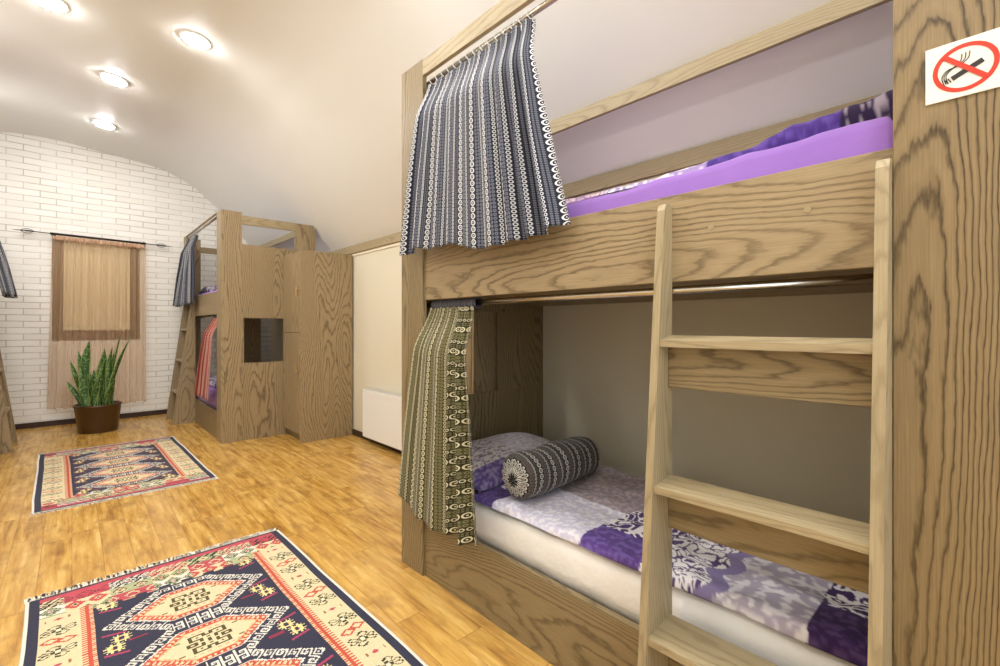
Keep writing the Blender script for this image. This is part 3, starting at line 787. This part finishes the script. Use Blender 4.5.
def rug_col(x, y, mode):
    """x across 0..RW, y from one end 0..RL"""
    yy = min(y, RL-y); xx = min(x, RW-x)
    if xx < .011: return WHI
    if yy < .016: return NAVY
    if xx < .048: return NAVY
    if yy < .050: return ROSE if yy > .022 or (int(x/.06) % 3) else CRIM
    qx = math.floor(x/.006)*.006; qy = math.floor(yy/.006)*.006
    # end band of stepped lozenges in changing colours
    lim = .215 if xx < .215 else .262+.02*(int(x/.045) % 2)
    if yy < lim:
        blk = int(math.floor((x+.03)/.155)); row = int((qy-.05)/.075)
        P1, P2, P3 = [(CRM, BLK, GRN), (ROSE, CRIM, CRM), (WHI, BLK, GRN), (CRM, RED, ROSE), (GRN, CRM, BLK)][(blk+2*row+mode) % 5]
        u = ((qx/.078+.5*row) % 1)-.5; v = ((qy-.05)/.075 % 1)-.5
        d = abs(u)+abs(v)
        if d < .10: return RED if P2 != RED else BLK
        if d < .22: return P1
        if d < .31: return P2
        if d < .42: return P3 if row else P1
        if d < .50: return BLK if row == 0 else P2
        k = int((qx+qy)/.018) % 2
        return P1 if row else (ROSE if k and blk % 2 else (BLK if k else P1))
    # side panels: pairs of four-hooked figures, red lozenges, dots
    if xx < .165:
        f = (y-.355) % .372; u = (xx-.052)/.106
        for c0 in (0, .172, .372):
            v = (f-c0+.045)/.09
            if 0 <= v < 1:
                if bitmap(CURL, u, v): return (74, 76, 46) if int((y-.355)/.372) % 2 else (58, 60, 44)
                if abs(u-.5)+abs(v-.5) < .11: return (236, 226, 200)
        for du in (-.22, .22):
            d = abs(u-.5-du)*1.0+abs((f-.087-du*.04)/.075)
            if .20 < d < .34: return RED
        d = abs(u-.5)*1.1+abs((f-.272)/.07)
        if d < .17: return ROSE
        if abs(abs(u-.5)-.33) < .05 and abs(f-.272) < .011 and int((u*30)) % 2: return (150, 104, 70)
        return CRM
    if xx < .188: return RED if (int(y/.0085) % 2 and xx > .172) else CRM
    if xx < .201: return RED
    if xx < .215: return (CRM if int(y/.007) % 2 else RED)
    N = 4; k = math.floor((y-.295)/.37); yc = .48+.37*min(3, max(0, k))
    fx, fy = x-RW/2, y-yc
    qx = math.floor(fx/.006)*.006+.003; qy = math.floor(fy/.006)*.006+.003
    d1 = abs(qy)-.135; d2 = .669*(abs(qx)-.23)+.743*abs(qy)
    d = max(d1, d2); p = fx if d1 > d2 else (-.743*abs(fx)+.669*abs(fy))
    if d < -.040:
        if abs(fx) < .078 and abs(fy) < .062 and bitmap(FRET, (fx+.078)/.156, (fy+.062)/.124): return (84, 76, 46)
        if abs(abs(fx)-.10) < .01 and abs(abs(fy)-.05) < .004: return (110, 96, 60)
        if abs(fx) < .07 and abs(abs(fy)-.078) < .003 and int(fx/.012) % 2: return (200, 110, 90)
        return CRM
    if d < -.034: return (236, 160, 120)
    if d < -.007:
        return CRM if (int(p/.010+100) % 2 and -.030 < d < -.014) else RED
    if d < 0: return WHI
    if d < .052 and abs(fy) < .188:
        if d < .006: return NAVY
        cell = .046; u = (p/cell) % 1; v = (d-.006)/cell
        if bitmap(SPIRAL, u, 1-v-1e-6): return WHI
        return NAVY
    gy = (y-.295) % .37
    e = abs(abs(fx)-.262)
    for sc, so in ((.302, 0), (.372-.010, .0)):
        for off in (0, -.37):
            v = (gy-sc-off+.034)/.068; u = (abs(fx)-.262+.034+.012*(1 if sc < .31 else -1))/.068
            if bitmap(STAR, u, v): return (226, 140, 80) if abs(u-.5)+abs(v-.5) < .2 else (232, 214, 150)
    for yc2 in (.255, .04):
        w_ = gy-yc2+(.25*(abs(fx)-.27))
        if abs(w_) < .006 and .235 < abs(fx) < .31: return (168, 66, 96)
    if abs((gy-.335) % .37) < .02 and abs(abs(fx)-.20) < .03 and int(y/.008) % 2: return CRIM
    return NAVY
def rug(name, cx, cy, rot, mode, label):
    sy = 1.93/2.07 if mode else 1
    r = thing('rug', (cx, cy, 0), label, 'rug', 'kilim rugs on the plank floor'); r.rotation_euler = (0, 0, rot)
    cs = .0042; nu, nv = int(RW/cs), int(RL/cs)
    vs = []; fs = []; cols = []
    for j in range(nv+1):
        for i in range(nu+1):
            x = i/nu*RW; y = j/nv*RL
            w = .006*nz(x*2.2, y*2.2, mode+2)*(1 if True else 0)
            vs.append((x-RW/2+.006*nz(y*3, mode+.5), (y-RL/2+.004*nz(x*3, 4))*sy, .0062+.0022*nz(x*3, y*3, 8)))
    for j in range(nv):
        for i in range(nu):
            a = j*(nu+1)+i; fs.append((a, a+1, a+nu+2, a+nu+1))
            c = lin(rug_col((i+.5)/nu*RW, RL-(j+.5)/nv*RL, mode))
            k = 1+.10*nz(i*.35, j*.35, 3); c = tuple(min(1, q_*k) for q_ in c)
            cols += [*c, 1]*4
    me = bpy.data.meshes.new('rug_weave'); me.from_pydata(vs, [], fs)
    at = me.color_attributes.new('Col', 'FLOAT_COLOR', 'CORNER'); at.data.foreach_set('color', cols)
    o = link('rug_weave', me, RUGM, r, True)
    m_ = o.modifiers.new('thickness', 'SOLIDIFY'); m_.thickness = .0035; m_.offset = -1
    for e in (-1, 1):
        g = G(); R2 = random.Random(e+mode*5+9)
        x = -RW/2+.004
        while x < RW/2-.004:
            ln = R2.uniform(.04, .055); dx = R2.uniform(-.012, .012); w = .0062
            y0 = e*(RL/2-.003)*sy
            P = [(x-w/2, y0), (x+w/2, y0), (x+dx+w*.7, y0+e*ln), (x+dx-w*.7, y0+e*ln)]
            A = [g.bm.verts.new((*p_, .001)) for p_ in P]; B = [g.bm.verts.new((*p_, .0048)) for p_ in P]
            g.bm.faces.new(A); g.bm.faces.new(B[::-1])
            for i in range(4): g.bm.faces.new((A[i], B[i], B[(i+1) % 4], A[(i+1) % 4]))
            x += R2.uniform(.0048, .0062)
        bmesh.ops.recalc_face_normals(g.bm, faces=g.bm.faces[:])
        me = bpy.data.meshes.new('fringe'); g.bm.to_mesh(me); g.bm.free(); link('fringe', me, FRINGE, r)
    return r
rug('rug', .408, 2.985-RL/2, math.radians(1.4), 0, 'nearer navy, cream and red kilim rug beside the foreground bunk')
rug('rug', .32, 5.345, math.radians(1.0), 1, 'farther, paler kilim rug lying in front of the potted plant')

# ---------------------------------------------------------------- plant
PX, PY = .229, 7.31
pt = thing('potted_plant', (PX, PY, 0), 'snake plant with upright banded leaves in a brown pot below the window', 'plant')
G().lathe([(.175, 0), (.183, .01), (.215, .30), (.224, .305), (.224, .325), (.212, .327), (.205, .30), (.0001, .295)], PX, PY, 48).build('pot', POT, pt)
G().lathe([(.203, .285), (.15, .30), (.0001, .305)], PX, PY, 32).build('soil', SOIL, pt)
def leaf(bx, by, hx, hy, h, w, tw, curl=0):
    n, k = 16, 6; vs, fs, uvs = [], [], []
    for j in range(n+1):
        t_ = j/n
        wd = w*(.55+.9*t_-.2*t_*t_)*(1 if t_ < .62 else max(.02, (1-((t_-.62)/.38)**1.8)))
        c = Vector((PX+bx+hx*t_**1.5+curl*math.sin(t_*3)*.03, PY+by+hy*t_**1.5, .28+h*t_))
        a = tw+1.0*t_
        for i in range(k+1):
            u = i/k*2-1
            n_ = Vector((math.cos(a), math.sin(a), 0)); m_ = Vector((-math.sin(a), math.cos(a), 0))
            vs.append(c+n_*wd*u/2+m_*(.18*wd*u*u)-pt.location); uvs.append((i/k, t_*h))
    for j in range(n):
        for i in range(k): q0 = j*(k+1)+i; fs.append((q0, q0+1, q0+k+2, q0+k+1))
    me = bpy.data.meshes.new('leaf'); me.from_pydata([tuple(v) for v in vs], [], fs)
    l = me.uv_layers.new(name='UVMap'); l.data.foreach_set('uv', [c for f in fs for kk in f for c in uvs[kk]])
    o = link('leaf', me, LEAF, pt, True); m_ = o.modifiers.new('thickness', 'SOLIDIFY'); m_.thickness = .004; return o
# offsets along the picture's horizontal at the pot: mainly +X and -Y
def lf(px0, px1, h, w, depth=0, tw=None, curl=0):
    ux, uy = .735, -.678
    d0 = px0*.0119; d1 = px1*.0119
    return leaf(d0*ux+depth*.678, d0*uy+depth*.735, (d1-d0)*ux, (d1-d0)*uy, h, w, -.75+(tw if tw is not None else rnd.uniform(-.5, .5)), curl)
for a in [(-12, -25, .56, .055, -.04), (-10, -20, .67, .075, 0, .2), (-7, -9, .80, .085, .02, 0, -2), (-4, -16, .42, .075, -.08, -.3), (-2, -1, .58, .065, .05), (-3, -8, .50, .075, -.12, .3), (2, 5, .70, .075, .02, -.2),
          (5, 3, .46, .07, -.10), (6, 12, .66, .065, .06, .5), (9, 13, .60, .06, 0), (7, 22, .92, .022, .03, .2), (9, 33, .84, .06, 0, .9), (10, 22, .34, .055, -.06, .4), (-11, -25, .32, .06, -.08, .2), (2, 9, .56, .06, -.03), (4, 13, .72, .05, .02, .3),
          (-8, -4, .50, .07, .08), (6, 8, .55, .06, .1), (-4, -6, .34, .075, -.13), (3, 9, .34, .07, -.12, -.2), (-6, 0, .42, .06, -.06), (-9, -14, .46, .065, .04, -.4)]: lf(*a)

# ---------------------------------------------------------------- ceiling lamps, visible and added
EM = NT('lamp_lens'); EM.b.inputs['Emission Color'].default_value = (1, .985, .97, 1); EM.b.inputs['Emission Strength'].default_value = 105
EM.b.inputs['Base Color'].default_value = (1, 1, 1, 1)
lamps = [(.72, 4.32, 'round recessed ceiling light nearest the foreground bunk curtain'), (.29, 5.62, 'round recessed ceiling light, middle of the three going back'),
         (.27, 6.95, 'round recessed ceiling light closest to the brick wall'), (-.12, 4.66, 'round recessed ceiling light at the top left edge'),
         (.30, 3.0, ''), (.75, 1.9, ''), (-.15, 1.5, ''), (.3, .4, ''), (-.9, 3.2, ''), (.2, -.8, ''), (-.9, .2, ''), (1.25, .9, ''), (1.25, -.35, ''), (1.2, 2.1, ''), (-.95, 6.7, ''), (-.95, 5.1, '')]  # unlabelled lamps are added out of view to brighten bunks, vault and brick
for x, y, lb in lamps:
    z = vault_z(x)
    t_ = thing('ceiling_light', (x, y, z), lb or 'added ceiling light out of view that brightens the room', 'ceiling light', 'recessed ceiling lights')
    sl = (vault_z(x+.05)-vault_z(x-.05))/.1
    g = G(); g.lathe([(.086, -.004), (.094, -.010), (.106, -.009), (.110, .001)], 0, 0, 40); o = g.build('trim_ring', WHITEP, None); o.parent = t_
    g = G(); g.lathe([(.088, -.006), (.086, -.016), (.07, -.024), (.04, -.029), (.0001, -.030)], 0, 0, 40); o2 = g.build('lens', EM.m, None); o2.parent = t_
    t_.rotation_euler = (0, -math.atan(sl), 0)

# ---------------------------------------------------------------- world, camera
w = bpy.data.worlds.new('world'); S.world = w; w.use_nodes = True
w.node_tree.nodes['Background'].inputs[0].default_value = (.86, .93, 1, 1); w.node_tree.nodes['Background'].inputs[1].default_value = 2.1
cam = bpy.data.cameras.new('camera'); co = bpy.data.objects.new('camera', cam); COL.objects.link(co); S.camera = co
cam.sensor_width = 36; cam.lens = 463/1000*36; cam.clip_start = .02
cam.shift_y = -7/1000
co.location = (0, 0, 1.25); co.rotation_euler = (PI/2, 0, -math.atan(428/463))
S.view_settings.view_transform = 'Standard'; S.view_settings.look = 'None'; S.view_settings.gamma = 1; S.view_settings.exposure = .5
S.view_settings.use_curve_mapping = False
